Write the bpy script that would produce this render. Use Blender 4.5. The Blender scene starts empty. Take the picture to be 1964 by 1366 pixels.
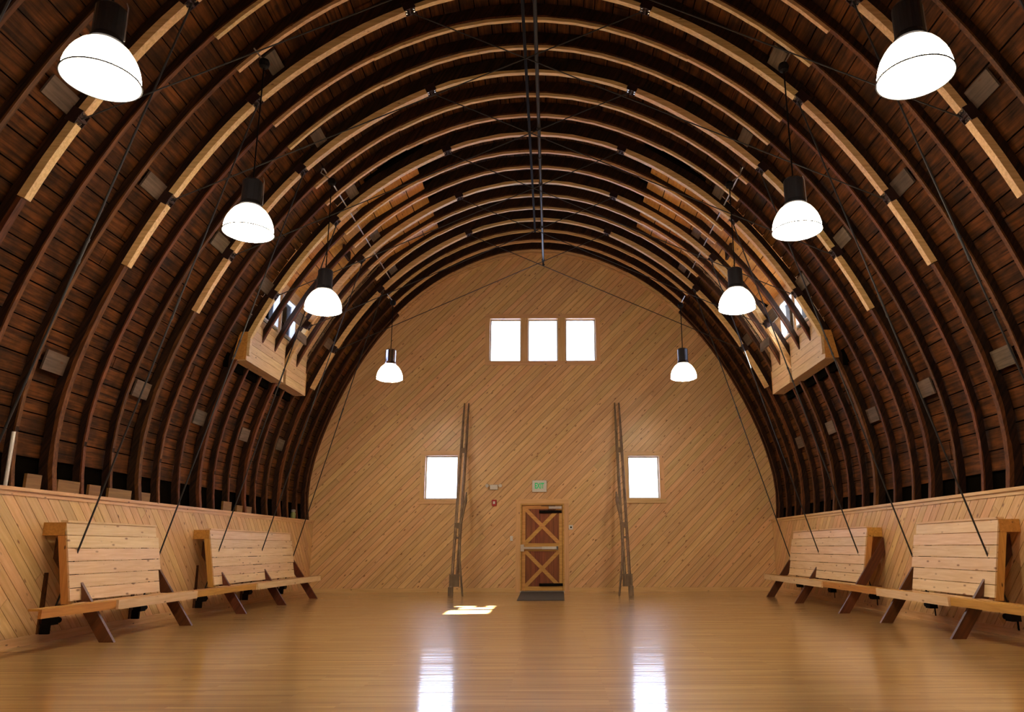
import bpy, bmesh, math, random
from mathutils import Vector, Matrix
random.seed(7)
S = bpy.context.scene
C = S.collection

# ------------------------------------------------------------------ camera, sky, sun, exposure
F_PX = 1401.1
CAM = Vector((0.331, 0.0, 1.051))
yaw, pitch, roll = -0.0012, 0.22327, -0.0037
fw = Vector((-math.sin(yaw) * math.cos(pitch), math.cos(yaw) * math.cos(pitch), math.sin(pitch)))
rt0 = Vector((math.cos(yaw), math.sin(yaw), 0)); up0 = rt0.cross(fw)
rt = rt0 * math.cos(roll) + up0 * math.sin(roll)
up = up0 * math.cos(roll) - rt0 * math.sin(roll)
cd = bpy.data.cameras.new('camera'); cam = bpy.data.objects.new('camera', cd); C.objects.link(cam)
M4 = Matrix((rt, up, -fw)).transposed().to_4x4(); M4.translation = CAM
cam.matrix_world = M4
cd.sensor_fit = 'HORIZONTAL'; cd.sensor_width = 36.0
cd.lens = F_PX / 1964 * 36.0
cd.shift_x = -78.37 / 1964; cd.shift_y = 49.73 / 1964
cd.clip_start = 0.05; cd.clip_end = 200
S.camera = cam

W = bpy.data.worlds.new('sky'); S.world = W; W.use_nodes = True
bg = W.node_tree.nodes['Background']
bg.inputs[0].default_value = (0.62, 0.70, 1.0, 1); bg.inputs[1].default_value = 14.0

sl = bpy.data.lights.new('sun', 'SUN'); sl.energy = 380; sl.angle = 0.009; sl.color = (1, 0.97, 0.93)
sun = bpy.data.objects.new('sun', sl); C.objects.link(sun)
sun.rotation_euler = Vector((-6.33, -0.65, -5.68)).to_track_quat('-Z', 'Y').to_euler()
sun.location = (12, 15, 12)

LAMP_POWER = 42.0
S.view_settings.view_transform = 'Standard'; S.view_settings.look = 'None'
S.view_settings.exposure = -0.12; S.view_settings.gamma = 1.0
S.view_settings.use_curve_mapping = False
S.cycles.max_bounces = 7; S.cycles.diffuse_bounces = 4; S.cycles.glossy_bounces = 3
S.cycles.sample_clamp_indirect = 6.0
S.cycles.use_denoising = True

# ------------------------------------------------------------------ materials
def nodes(m):
    m.use_nodes = True
    return m.node_tree, m.node_tree.nodes, m.node_tree.links, m.node_tree.nodes['Principled BSDF']

def flat(name, col, rough=0.5, metal=0.0, spec=0.5, emit=None, es=0.0, coat=0.0, bump=0.0, bscale=40):
    m = bpy.data.materials.new(name); t, n, l, p = nodes(m)
    p.inputs['Base Color'].default_value = (*col, 1); p.inputs['Roughness'].default_value = rough
    p.inputs['Metallic'].default_value = metal; p.inputs['Specular IOR Level'].default_value = spec; p.inputs['Coat Weight'].default_value = coat
    tc = n.new('ShaderNodeTexCoord'); ns = n.new('ShaderNodeTexNoise'); ns.inputs['Scale'].default_value = bscale
    l.new(tc.outputs['Object'], ns.inputs['Vector'])
    mx = n.new('ShaderNodeMix'); mx.data_type = 'RGBA'
    mx.inputs['A'].default_value = (*[c * 0.86 for c in col], 1); mx.inputs['B'].default_value = (*[min(1, c * 1.12) for c in col], 1)
    l.new(ns.outputs['Fac'], mx.inputs['Factor']); l.new(mx.outputs['Result'], p.inputs['Base Color'])
    if emit:
        p.inputs['Emission Color'].default_value = (*emit, 1); p.inputs['Emission Strength'].default_value = es
    if bump:
        b = n.new('ShaderNodeBump'); b.inputs['Strength'].default_value = bump
        l.new(ns.outputs['Fac'], b.inputs['Height']); l.new(b.outputs['Normal'], p.inputs['Normal'])
    return m

def wood(name, dark, light, rot=(0, 0, 0), knots=0.0, rough=0.55, var=0.25, island=False, scale=1.0,
         coat=0.0, bump=0.15, knotcol=(0.10, 0.035, 0.012), grime=0.0, spec=0.5):
    """boards whose grain runs along the local X axis after the rotation"""
    m = bpy.data.materials.new(name); t, n, l, p = nodes(m)
    tc = n.new('ShaderNodeTexCoord')
    if island:
        g = n.new('ShaderNodeNewGeometry'); rnd = g.outputs['Random Per Island']
    else:
        oi = n.new('ShaderNodeObjectInfo'); rnd = oi.outputs['Random']
    vr = n.new('ShaderNodeVectorRotate'); vr.rotation_type = 'EULER_XYZ'; vr.inputs['Rotation'].default_value = rot
    l.new(tc.outputs['Object'], vr.inputs['Vector'])
    off = n.new('ShaderNodeVectorMath'); off.operation = 'SCALE'; off.inputs[0].default_value = (37.0, 11.0, 23.0)
    l.new(rnd, off.inputs['Scale'])
    ad = n.new('ShaderNodeVectorMath'); ad.operation = 'ADD'
    l.new(vr.outputs[0], ad.inputs[0]); l.new(off.outputs[0], ad.inputs[1])
    mp = n.new('ShaderNodeMapping'); mp.inputs['Scale'].default_value = (0.9 * scale, 14 * scale, 14 * scale)
    l.new(ad.outputs[0], mp.inputs['Vector'])
    ns = n.new('ShaderNodeTexNoise'); ns.inputs['Scale'].default_value = 2.2; ns.inputs['Detail'].default_value = 5
    ns.inputs['Distortion'].default_value = 0.6
    l.new(mp.outputs[0], ns.inputs['Vector'])
    cr = n.new('ShaderNodeValToRGB'); cr.color_ramp.elements[0].position = 0.3; cr.color_ramp.elements[1].position = 0.7
    cr.color_ramp.elements[0].color = (*dark, 1); cr.color_ramp.elements[1].color = (*light, 1)
    l.new(ns.outputs['Fac'], cr.inputs['Fac'])
    hsv = n.new('ShaderNodeHueSaturation')
    mr = n.new('ShaderNodeMapRange'); mr.inputs['To Min'].default_value = 1 - var; mr.inputs['To Max'].default_value = 1 + var * 0.8
    l.new(rnd, mr.inputs['Value']); l.new(mr.outputs[0], hsv.inputs['Value'])
    wn = n.new('ShaderNodeTexWhiteNoise'); wn.noise_dimensions = '1D'; l.new(rnd, wn.inputs['W'])
    mh = n.new('ShaderNodeMapRange'); mh.inputs['To Min'].default_value = 0.488; mh.inputs['To Max'].default_value = 0.508
    l.new(wn.outputs['Value'], mh.inputs['Value']); l.new(mh.outputs[0], hsv.inputs['Hue'])
    l.new(cr.outputs['Color'], hsv.inputs['Color'])
    last = hsv.outputs['Color']
    if knots:
        mk = n.new('ShaderNodeMapping'); mk.inputs['Scale'].default_value = (3.6, 9.5, 9.5)
        l.new(ad.outputs[0], mk.inputs['Vector'])
        vo = n.new('ShaderNodeTexVoronoi'); vo.inputs['Scale'].default_value = 1.0
        l.new(mk.outputs[0], vo.inputs['Vector'])
        kr = n.new('ShaderNodeValToRGB'); kr.color_ramp.elements[0].position = 0.05; kr.color_ramp.elements[1].position = 0.05 + 0.13 * knots
        kr.color_ramp.elements[0].color = (1, 1, 1, 1); kr.color_ramp.elements[1].color = (0, 0, 0, 1)
        l.new(vo.outputs['Distance'], kr.inputs['Fac'])
        mx = n.new('ShaderNodeMix'); mx.data_type = 'RGBA'; l.new(kr.outputs['Color'], mx.inputs['Factor'])
        l.new(last, mx.inputs['A']); mx.inputs['B'].default_value = (*knotcol, 1); last = mx.outputs['Result']
    if grime:
        gn = n.new('ShaderNodeTexNoise'); gn.inputs['Scale'].default_value = 3.3; gn.inputs['Detail'].default_value = 6
        l.new(tc.outputs['Object'], gn.inputs['Vector'])
        gr = n.new('ShaderNodeValToRGB'); gr.color_ramp.elements[0].position = 0.35; gr.color_ramp.elements[1].position = 0.65
        gr.color_ramp.elements[0].color = (1 - grime, 1 - grime, 1 - grime, 1); gr.color_ramp.elements[1].color = (1, 1, 1, 1)
        l.new(gn.outputs['Fac'], gr.inputs['Fac'])
        mm = n.new('ShaderNodeMix'); mm.data_type = 'RGBA'; mm.blend_type = 'MULTIPLY'; mm.inputs['Factor'].default_value = 1
        l.new(last, mm.inputs['A']); l.new(gr.outputs['Color'], mm.inputs['B']); last = mm.outputs['Result']
    l.new(last, p.inputs['Base Color'])
    p.inputs['Roughness'].default_value = rough; p.inputs['Coat Weight'].default_value = coat
    p.inputs['Specular IOR Level'].default_value = spec
    if coat: p.inputs['Coat Roughness'].default_value = 0.25
    b = n.new('ShaderNodeBump'); b.inputs['Strength'].default_value = bump; b.inputs['Distance'].default_value = 0.01
    l.new(ns.outputs['Fac'], b.inputs['Height']); l.new(b.outputs['Normal'], p.inputs['Normal'])
    return m

PD, PL = (0.64, 0.375, 0.155), (0.80, 0.53, 0.26)
m_wall = wood('pine_diagonal', PD, PL, rot=(0, math.radians(45), 0), knots=0.8, var=0.11, rough=0.42, coat=0.15, knotcol=(0.22, 0.075, 0.02))
m_kneeL = wood('pine_side_left', PD, PL, rot=(math.radians(45), 0, math.radians(90)), knots=0.8, var=0.13, rough=0.42, coat=0.1, knotcol=(0.22, 0.07, 0.02))
m_kneeR = m_kneeL
m_trimX = wood('pine_trim_cross', PD, (0.78, 0.50, 0.24), knots=0.5, var=0.08, rough=0.45, coat=0.1)
m_trimY = wood('pine_trim_long', PD, PL, rot=(0, 0, math.radians(90)), knots=0.5, var=0.08, rough=0.45, coat=0.1)
m_trimZ = wood('pine_trim_upright', PD, (0.78, 0.50, 0.24), rot=(0, math.radians(90), 0), knots=0.5, var=0.08, rough=0.45)
m_bench = wood('pale_pine_bench', (0.72, 0.47, 0.24), (0.86, 0.62, 0.38), rot=(0, 0, math.radians(90)), knots=0.9, var=0.06, rough=0.45, knotcol=(0.25, 0.09, 0.03))
m_benchO = wood('orange_fir', (0.46, 0.21, 0.04), (0.66, 0.33, 0.08), rot=(0, 0, math.radians(90)), knots=0.5, var=0.1, rough=0.4)
m_benchOz = wood('orange_fir_upright', (0.50, 0.23, 0.05), (0.68, 0.36, 0.09), rot=(0, math.radians(90), 0), knots=0.5, var=0.1, rough=0.4)
m_leg = wood('red_brown_plank', (0.060, 0.018, 0.007), (0.13, 0.038, 0.012), rot=(0, math.radians(55), 0), var=0.15, rough=0.4)
m_leg2 = flat('brown_underlay', (0.10, 0.04, 0.015), 0.9, spec=0.1)
m_rib = wood('old_shaded_rafter', (0.008, 0.003, 0.0012), (0.045, 0.016, 0.005), rot=(0, math.radians(60), 0), var=0.2, rough=0.8, grime=0.4, spec=0.2)  # rafter wood taken near black, so the shade on its sides is in the colour
m_roof = wood('old_roof_board', (0.024, 0.0085, 0.0018), (0.155, 0.056, 0.0095), rot=(0, 0, math.radians(90)), var=0.62, island=True, rough=0.8, grime=0.65, scale=0.8, bump=0.4, spec=0.2)
m_shade_backing = flat('shade_black_backing', (0.004, 0.003, 0.002), 1.0, spec=0.0)  # black colour supplies the deep shade behind the knee walls
m_lit_edge = wood('red_brown_lit_edge', (0.06, 0.019, 0.005), (0.17, 0.058, 0.014), rot=(0, math.radians(60), 0), var=0.25, rough=0.7, grime=0.3, spec=0.3)  # lighter copy of the rafter wood; lamplight on the inner edge put into colour
m_cleat = wood('weathered_grey_board', (0.07, 0.045, 0.028), (0.15, 0.10, 0.065), rot=(0, 0, math.radians(90)), knots=0.8, var=0.25, rough=0.8, grime=0.3)
m_batten = wood('new_pale_lumber', (0.60, 0.35, 0.13), (0.84, 0.56, 0.26), knots=0.5, var=0.08, rough=0.5, knotcol=(0.3, 0.12, 0.04))
m_ply = wood('orange_sheathing', (0.50, 0.21, 0.045), (0.74, 0.38, 0.10), rot=(0, 0, math.radians(90)), knots=1.2, var=0.2, rough=0.5, grime=0.2, knotcol=(0.2, 0.07, 0.02))
m_dorm = wood('dormer_pine', (0.60, 0.38, 0.19), (0.78, 0.55, 0.32), rot=(0, 0, math.radians(90)), knots=0.7, var=0.1, rough=0.4)
m_doorp = wood('red_brown_door_panel', (0.17, 0.045, 0.014), (0.30, 0.085, 0.025), rot=(0, math.radians(90), 0), var=0.15, rough=0.5)
m_doorr = wood('honey_door_rail', (0.50, 0.24, 0.055), (0.68, 0.37, 0.11), var=0.05, rough=0.45)
m_grey = wood('weathered_shaft_wood', (0.14, 0.09, 0.055), (0.30, 0.21, 0.135), rot=(0, math.radians(90), 0), var=0.15, rough=0.8, grime=0.3)
m_steel = flat('black_steel', (0.012, 0.011, 0.012), 0.4, 0.0, 0.25)
m_rod = flat('dark_rod', (0.022, 0.020, 0.021), 0.55, 0.0, 0.3)
m_brk = flat('rust_bracket', (0.035, 0.014, 0.012), 0.5, 0.5)
m_bolt = flat('zinc_bolt', (0.75, 0.72, 0.7), 0.25, 0.9)
m_conduit = flat('galvanised_conduit', (0.55, 0.55, 0.57), 0.4, 0.7)
m_house = flat('dark_lamp_housing', (0.035, 0.035, 0.045), 0.35, 0.5)
m_housec = flat('chrome_lamp_housing', (0.35, 0.35, 0.42), 0.18, 1.0)
m_dome = flat('glowing_lamp_dome', (0.9, 0.9, 0.9), 0.3, emit=(1.0, 0.83, 0.60), es=LAMP_POWER)
def lamp_profile(m, lo, hi, zlo, zhi):
    # prismatic dome: its lower band throws most of the light, the crown much less
    t, n, l, p = nodes(m); tc = n.new('ShaderNodeTexCoord'); sp = n.new('ShaderNodeSeparateXYZ'); mr = n.new('ShaderNodeMapRange')
    mr.inputs['From Min'].default_value = zlo; mr.inputs['From Max'].default_value = zhi
    mr.inputs['To Min'].default_value = lo; mr.inputs['To Max'].default_value = hi
    l.new(tc.outputs['Object'], sp.inputs[0]); l.new(sp.outputs['Z'], mr.inputs['Value']); l.new(mr.outputs[0], p.inputs['Emission Strength'])
lamp_profile(m_dome, LAMP_POWER * 2.0, 4.0, 0.05, 0.19)
m_lens = flat('glowing_lamp_lens', (0.9, 0.9, 0.9), 0.3, emit=(1.0, 0.83, 0.60), es=LAMP_POWER * 2.2)
m_ring = flat('dark_lamp_ring', (0.01, 0.01, 0.012), 0.5)
m_white = flat('white_plastic', (0.75, 0.72, 0.68), 0.4)
m_frame = flat('white_window_frame', (0.8, 0.8, 0.82), 0.4)
m_green = flat('green_letters', (0.02, 0.45, 0.16), 0.5, emit=(0.02, 0.5, 0.15), es=0.35)
m_red = flat('red_fire_pull', (0.42, 0.02, 0.03), 0.4)
m_mat = flat('charcoal_ribbed_mat', (0.055, 0.05, 0.055), 0.9, bump=0.6, bscale=120)
m_alum = flat('brushed_aluminium', (0.62, 0.6, 0.6), 0.3, 0.9)
m_black = flat('matt_black_iron', (0.006, 0.005, 0.005), 0.7, 0.0, 0.1)
m_jar = flat('green_jar', (0.22, 0.26, 0.10), 0.2)
m_blk = wood('raw_blocking', (0.15, 0.07, 0.014), (0.24, 0.125, 0.03), rot=(0, 0, math.radians(90)), var=0.1, rough=0.6)

def make_glass():
    m = bpy.data.materials.new('window_glass'); t, n, l, p = nodes(m); n.remove(p)
    o = n['Material Output']; tr = n.new('ShaderNodeBsdfTransparent'); gl = n.new('ShaderNodeBsdfGlossy')
    tr.inputs[0].default_value = (0.96, 0.98, 0.97, 1); gl.inputs['Roughness'].default_value = 0.02
    fr = n.new('ShaderNodeFresnel'); fr.inputs[0].default_value = 1.3
    mx = n.new('ShaderNodeMixShader'); l.new(fr.outputs[0], mx.inputs[0]); l.new(tr.outputs[0], mx.inputs[1]); l.new(gl.outputs[0], mx.inputs[2])
    l.new(mx.outputs[0], o.inputs[0]); return m
m_glass = make_glass()

def make_floor():
    m = bpy.data.materials.new('varnished_maple_floor'); t, n, l, p = nodes(m)
    tc = n.new('ShaderNodeTexCoord')
    br = n.new('ShaderNodeTexBrick'); br.inputs['Scale'].default_value = 1.0
    br.inputs['Brick Width'].default_value = 1.15; br.inputs['Row Height'].default_value = 0.057
    br.inputs['Mortar Size'].default_value = 0.0006; br.inputs['Mortar Smooth'].default_value = 0.1
    br.offset = 0.37; br.offset_frequency = 2
    br.inputs['Color1'].default_value = (0.43, 0.235, 0.075, 1); br.inputs['Color2'].default_value = (0.60, 0.385, 0.155, 1)
    br.inputs['Mortar'].default_value = (0.30, 0.13, 0.035, 1)
    l.new(tc.outputs['Object'], br.inputs['Vector'])
    mp = n.new('ShaderNodeMapping'); mp.inputs['Scale'].default_value = (0.5, 9, 9)
    ns = n.new('ShaderNodeTexNoise'); ns.inputs['Scale'].default_value = 2; ns.inputs['Detail'].default_value = 5
    l.new(tc.outputs['Object'], mp.inputs[0]); l.new(mp.outputs[0], ns.inputs[0])
    cr = n.new('ShaderNodeValToRGB'); cr.color_ramp.elements[0].color = (0.74, 0.66, 0.60, 1); cr.color_ramp.elements[1].color = (1.12, 1.12, 1.1, 1)
    cr.color_ramp.elements[0].position = 0.3; cr.color_ramp.elements[1].position = 0.7
    l.new(ns.outputs['Fac'], cr.inputs[0])
    mx = n.new('ShaderNodeMix'); mx.data_type = 'RGBA'; mx.blend_type = 'MULTIPLY'; mx.inputs['Factor'].default_value = 1
    l.new(br.outputs['Color'], mx.inputs['A']); l.new(cr.outputs['Color'], mx.inputs['B']); l.new(mx.outputs['Result'], p.inputs['Base Color'])
    p.inputs['Roughness'].default_value = 0.34; p.inputs['Coat Weight'].default_value = 0.9; p.inputs['Coat IOR'].default_value = 1.5
    p.inputs['Coat Roughness'].default_value = 0.10; p.inputs['Specular IOR Level'].default_value = 0.4
    mp2 = n.new('ShaderNodeMapping'); mp2.inputs['Scale'].default_value = (0.35, 17.5, 1)
    n2 = n.new('ShaderNodeTexNoise'); n2.inputs['Scale'].default_value = 1.5; n2.inputs['Detail'].default_value = 2
    l.new(tc.outputs['Object'], mp2.inputs[0]); l.new(mp2.outputs[0], n2.inputs[0])
    b = n.new('ShaderNodeBump'); b.inputs['Strength'].default_value = 0.2; b.inputs['Distance'].default_value = 0.01
    l.new(n2.outputs['Fac'], b.inputs['Height']); l.new(b.outputs['Normal'], p.inputs['Normal']); l.new(b.outputs['Normal'], p.inputs['Coat Normal'])
    return m
m_floor = make_floor()

# ------------------------------------------------------------------ helpers
def tag(o, label=None, cat=None, group=None, kind=None):
    if label: o['label'] = label
    if cat: o['category'] = cat
    if group: o['group'] = group
    if kind: o['kind'] = kind
    return o

def empty(name, loc=(0, 0, 0), label=None, cat=None, group=None, kind=None):
    o = bpy.data.objects.new(name, None); C.objects.link(o); o.location = loc; o.empty_display_size = 0.1
    return tag(o, label, cat, group, kind)

class MB:
    """collects shapes (world coordinates) into one mesh"""
    def __init__(s): s.v = []; s.f = []
    def add(s, vs, fs):
        k = len(s.v); s.v += [tuple(v) for v in vs]; s.f += [tuple(i + k for i in f) for f in fs]; return s
    def box(s, a, b):
        x0, y0, z0 = [min(a[i], b[i]) for i in range(3)]; x1, y1, z1 = [max(a[i], b[i]) for i in range(3)]
        return s.add([(x0, y0, z0), (x1, y0, z0), (x1, y1, z0), (x0, y1, z0), (x0, y0, z1), (x1, y0, z1), (x1, y1, z1), (x0, y1, z1)],
                     [(0, 3, 2, 1), (4, 5, 6, 7), (0, 1, 5, 4), (1, 2, 6, 5), (2, 3, 7, 6), (3, 0, 4, 7)])
    def prism(s, poly, fn0, fn1):
        n = len(poly); vs = [fn0(p) for p in poly] + [fn1(p) for p in poly]
        return s.add(vs, [tuple(range(n))[::-1], tuple(range(n, 2 * n))] + [(i, (i + 1) % n, n + (i + 1) % n, n + i) for i in range(n)])
    def bar(s, p, q, w, h, upv=(0, 0, 1)):
        p, q = Vector(p), Vector(q); d = (q - p).normalized(); u = Vector(upv); a = d.cross(u)
        if a.length < 1e-4: a = d.cross(Vector((1, 0, 0)))
        a.normalize(); b = a.cross(d).normalized(); a *= w / 2; b *= h / 2
        vs = [p - a - b, p + a - b, p + a + b, p - a + b, q - a - b, q + a - b, q + a + b, q - a + b]
        return s.add(vs, [(0, 3, 2, 1), (4, 5, 6, 7), (0, 1, 5, 4), (1, 2, 6, 5), (2, 3, 7, 6), (3, 0, 4, 7)])
    def tube(s, pts, r, n=8, rads=None):
        pts = [Vector(p) for p in pts]; rings = []; vs = []; m = len(pts)
        ref = None
        for i, p in enumerate(pts):
            d = (pts[min(i + 1, m - 1)] - pts[max(i - 1, 0)]).normalized()
            if ref is None: ref = d.orthogonal().normalized()
            a = (ref - d * ref.dot(d)).normalized(); ref = a; b = d.cross(a)
            rr = rads[i] if rads else r
            for k in range(n):
                t = 2 * math.pi * k / n; vs.append(p + a * rr * math.cos(t) + b * rr * math.sin(t))
        fs = [(i * n + k, i * n + (k + 1) % n, (i + 1) * n + (k + 1) % n, (i + 1) * n + k) for i in range(m - 1) for k in range(n)]
        fs += [tuple(range(n))[::-1], tuple(range((m - 1) * n, m * n))]
        return s.add(vs, fs)
    def lathe(s, c, prof, n=32, closed=True):
        vs = [(c[0] + r * math.cos(2 * math.pi * k / n), c[1] + r * math.sin(2 * math.pi * k / n), c[2] + z) for r, z in prof for k in range(n)]
        m = len(prof)
        fs = [(i * n + k, i * n + (k + 1) % n, (i + 1) * n + (k + 1) % n, (i + 1) * n + k) for i in range(m - 1) for k in range(n)]
        if closed: fs += [tuple(range(n))[::-1], tuple(range((m - 1) * n, m * n))]
        return s.add(vs, fs)
    def build(s, name, mat, parent=None, origin=None, smooth=False, bevel=0.0):
        me = bpy.data.meshes.new(name)
        off = Vector(origin) if origin is not None else (world_loc(parent) if parent is not None else Vector((0, 0, 0)))
        me.from_pydata([tuple(Vector(v) - off) for v in s.v], [], s.f); me.update()
        bm = bmesh.new(); bm.from_mesh(me); bmesh.ops.recalc_face_normals(bm, faces=bm.faces)
        if bevel:
            bmesh.ops.bevel(bm, geom=bm.edges[:], offset=bevel, segments=1, affect='EDGES')
        bm.to_mesh(me); bm.free()
        if smooth:
            for pl in me.polygons: pl.use_smooth = True
        me.materials.append(mat)
        o = bpy.data.objects.new(name, me); C.objects.link(o)
        if parent is not None:
            o.parent = parent; o.location = off - world_loc(parent)
        else: o.location = off
        return o

def world_loc(o):
    v = Vector((0, 0, 0))
    while o is not None: v = v + o.location; o = o.parent
    return v

def copy_tree(o, parent=None):
    c = o.copy(); C.objects.link(c); c.parent = parent
    for ch in list(o.children):
        if ch is not c: copy_tree(ch, c)
    return c

# ------------------------------------------------------------------ barn profile
HALF = [(5.70, 0.0), (5.71, 0.8), (5.737, 1.7), (5.796, 2.08), (5.80, 2.464), (5.76, 2.846), (5.686, 3.224), (5.586, 3.596), (5.465, 3.964), (5.328, 4.327), (5.175, 4.688),
        (5.007, 5.045), (4.823, 5.401), (4.623, 5.754), (4.403, 6.103), (4.163, 6.447), (3.899, 6.781), (3.61, 7.103), (3.296, 7.409),
        (2.955, 7.693), (2.589, 7.951), (2.199, 8.185), (1.788, 8.39), (1.358, 8.56), (0.914, 8.69), (0.459, 8.765), (0.0, 8.79)]
def shear(x, z): return x + 0.10 * (1 - z / 8.8)
SYM = [(-x, z) for x, z in HALF] + [(x, z) for x, z in HALF[::-1][1:]]
INNER = [(shear(x, z), z) for x, z in SYM]
NORM = []
for i, (x, z) in enumerate(INNER):
    a = INNER[max(0, i - 1)]; b = INNER[min(len(INNER) - 1, i + 1)]
    dx, dz = b[0] - a[0], b[1] - a[1]; L = math.hypot(dx, dz); NORM.append((-dz / L, dx / L))
ARC = [0.0]
for i in range(1, len(INNER)): ARC.append(ARC[-1] + math.hypot(INNER[i][0] - INNER[i - 1][0], INNER[i][1] - INNER[i - 1][1]))
TOT = ARC[-1]
def at_arc(s, off=0.0):
    s = max(0, min(TOT, s)); i = 1
    while i < len(ARC) - 1 and ARC[i] < s: i += 1
    t = (s - ARC[i - 1]) / (ARC[i] - ARC[i - 1])
    x = INNER[i - 1][0] * (1 - t) + INNER[i][0] * t; z = INNER[i - 1][1] * (1 - t) + INNER[i][1] * t
    nx = NORM[i - 1][0] * (1 - t) + NORM[i][0] * t; nz = NORM[i - 1][1] * (1 - t) + NORM[i][1] * t
    L = math.hypot(nx, nz)
    if off > 0.13:      # the rafters are deeper towards the ridge
        f = min(1.0, max(0.0, (z - 6.6) / 2.0)); off *= 1 + 0.75 * f * f * (3 - 2 * f)
    return (x + nx / L * off, z + nz / L * off)
def arc_of(x, z):
    best = min(range(0, 1601), key=lambda k: (at_arc(TOT * k / 1600)[0] - x) ** 2 + (at_arc(TOT * k / 1600)[1] - z) ** 2)
    return TOT * best / 1600
def band(mb, s0, s1, o0, o1, y0, y1, step=0.45, o0fn=None):
    n = max(1, int(math.ceil((s1 - s0) / step)))
    vs = []
    for k in range(n + 1):
        s = s0 + (s1 - s0) * k / n; f = k / n
        a = at_arc(s, o0 if o0fn is None else o0fn(f)); b = at_arc(s, o1)
        vs += [(a[0], y0, a[1]), (a[0], y1, a[1]), (b[0], y1, b[1]), (b[0], y0, b[1])]
    fs = [(0, 1, 2, 3), (4 * n + 3, 4 * n + 2, 4 * n + 1, 4 * n)]
    for k in range(n):
        for j in range(4):
            fs.append((4 * k + j, 4 * k + 4 + j, 4 * k + 4 + (j + 1) % 4, 4 * k + (j + 1) % 4))
    return mb.add(vs, fs)

D = 18.49; SP = 0.62523; YT2 = 8.876; TR = 3 * SP
YB = -1.6                      # wall behind the camera
XL, XR = -5.62, 5.80           # knee wall faces
T = {k: YT2 + (k - 2) * TR for k in range(-1, 8)}
DY0, DY1 = T[4] - 0.02, T[4] + 5 * SP   # dormer bays
RO = 0.172                     # roof board offset from the rib's inner edge

# ------------------------------------------------------------------ floor
fl = MB().box((-6.3, YB - 0.3, -0.12), (6.4, D + 0.3, 0.0)).build('floor', m_floor); tag(fl, 'glossy honey-coloured narrow strip wooden dance floor', 'floor', kind='structure')

# ------------------------------------------------------------------ polygon clipping for boards
def clip(poly, a, b, c):   # keep a*x + b*y <= c
    out = []; n = len(poly)
    for i in range(n):
        p, q = poly[i], poly[(i + 1) % n]; dp = a * p[0] + b * p[1] - c; dq = a * q[0] + b * q[1] - c
        if dp <= 0: out.append(p)
        if (dp < 0 < dq) or (dq < 0 < dp):
            t = dp / (dp - dq); out.append((p[0] + (q[0] - p[0]) * t, p[1] + (q[1] - p[1]) * t))
    return out
def area(poly): return abs(sum(poly[i][0] * poly[(i + 1) % len(poly)][1] - poly[(i + 1) % len(poly)][0] * poly[i][1] for i in range(len(poly)))) / 2
def minus_rect(polys, r):
    x0, z0, x1, z1 = r; out = []
    for p in polys:
        xs = [q[0] for q in p]; zs = [q[1] for q in p]
        if max(xs) <= x0 or min(xs) >= x1 or max(zs) <= z0 or min(zs) >= z1: out.append(p); continue
        mid = clip(clip(p, -1, 0, -x0), 1, 0, x1)
        for c in (clip(p, 1, 0, x0), clip(p, -1, 0, -x1), clip(mid, 0, 1, z0) if mid else [], clip(mid, 0, -1, -z1) if mid else []):
            if len(c) > 2 and area(c) > 2e-5: out.append(c)
    return out
def clip_convex(poly, hull):   # hull counter-clockwise
    n = len(hull)
    for i in range(n):
        p, q = hull[i], hull[(i + 1) % n]; ex, ez = q[0] - p[0], q[1] - p[1]
        poly = clip(poly, ez, -ex, ez * p[0] - ex * p[1])
        if len(poly) < 3: return []
    return poly

WIN3 = [(-1.32, 5.80, -0.46, 6.99), (-0.32, 5.80, 0.51, 6.99), (0.67, 5.80, 1.50, 6.99)]
WINL = (-2.90, 2.23, -2.04, 3.36); WINR = (2.23, 2.23, 3.05, 3.33)
DOOR = (-0.47, -0.02, 0.62, 2.13)
OPEN = WIN3 + [WINL, WINR, DOOR]

def sheathe(parent, mat, u, hullpoly, openings, to3, w=0.133, thick=0.02, lo=2.4, hi=4.6, gap=0.007, seed=1):
    """diagonal tongue-and-groove boards clipped to an outline; u is the board direction in the wall's 2-D frame"""
    rr = random.Random(seed); v = (-u[1], u[0]); n = 0
    du = [p[0] * u[0] + p[1] * u[1] for p in hullpoly]; dv = [p[0] * v[0] + p[1] * v[1] for p in hullpoly]
    k0 = int(math.floor(min(dv) / w)); k1 = int(math.ceil(max(dv) / w))
    for k in range(k0, k1):
        a, b = k * w + gap / 2, (k + 1) * w - gap / 2
        s = min(du) - rr.random() * 3.0
        while s < max(du):
            e = s + lo + rr.random() * (hi - lo)
            quad = [(s * u[0] + a * v[0], s * u[1] + a * v[1]), (e * u[0] + a * v[0], e * u[1] + a * v[1]),
                    (e * u[0] + b * v[0], e * u[1] + b * v[1]), (s * u[0] + b * v[0], s * u[1] + b * v[1])]
            s = e + 0.003
            q = clip_convex(quad, hullpoly)
            if len(q) < 3 or area(q) < 0.004: continue
            polys = [q]
            for r in openings: polys = minus_rect(polys, r)
            if not polys: continue
            mb = MB()
            for pl in polys: mb.prism(pl, lambda p: to3(p, 0), lambda p: to3(p, thick))
            mb.build('board', mat, parent, origin=(0, 0, 0)); n += 1
    return n

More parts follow.
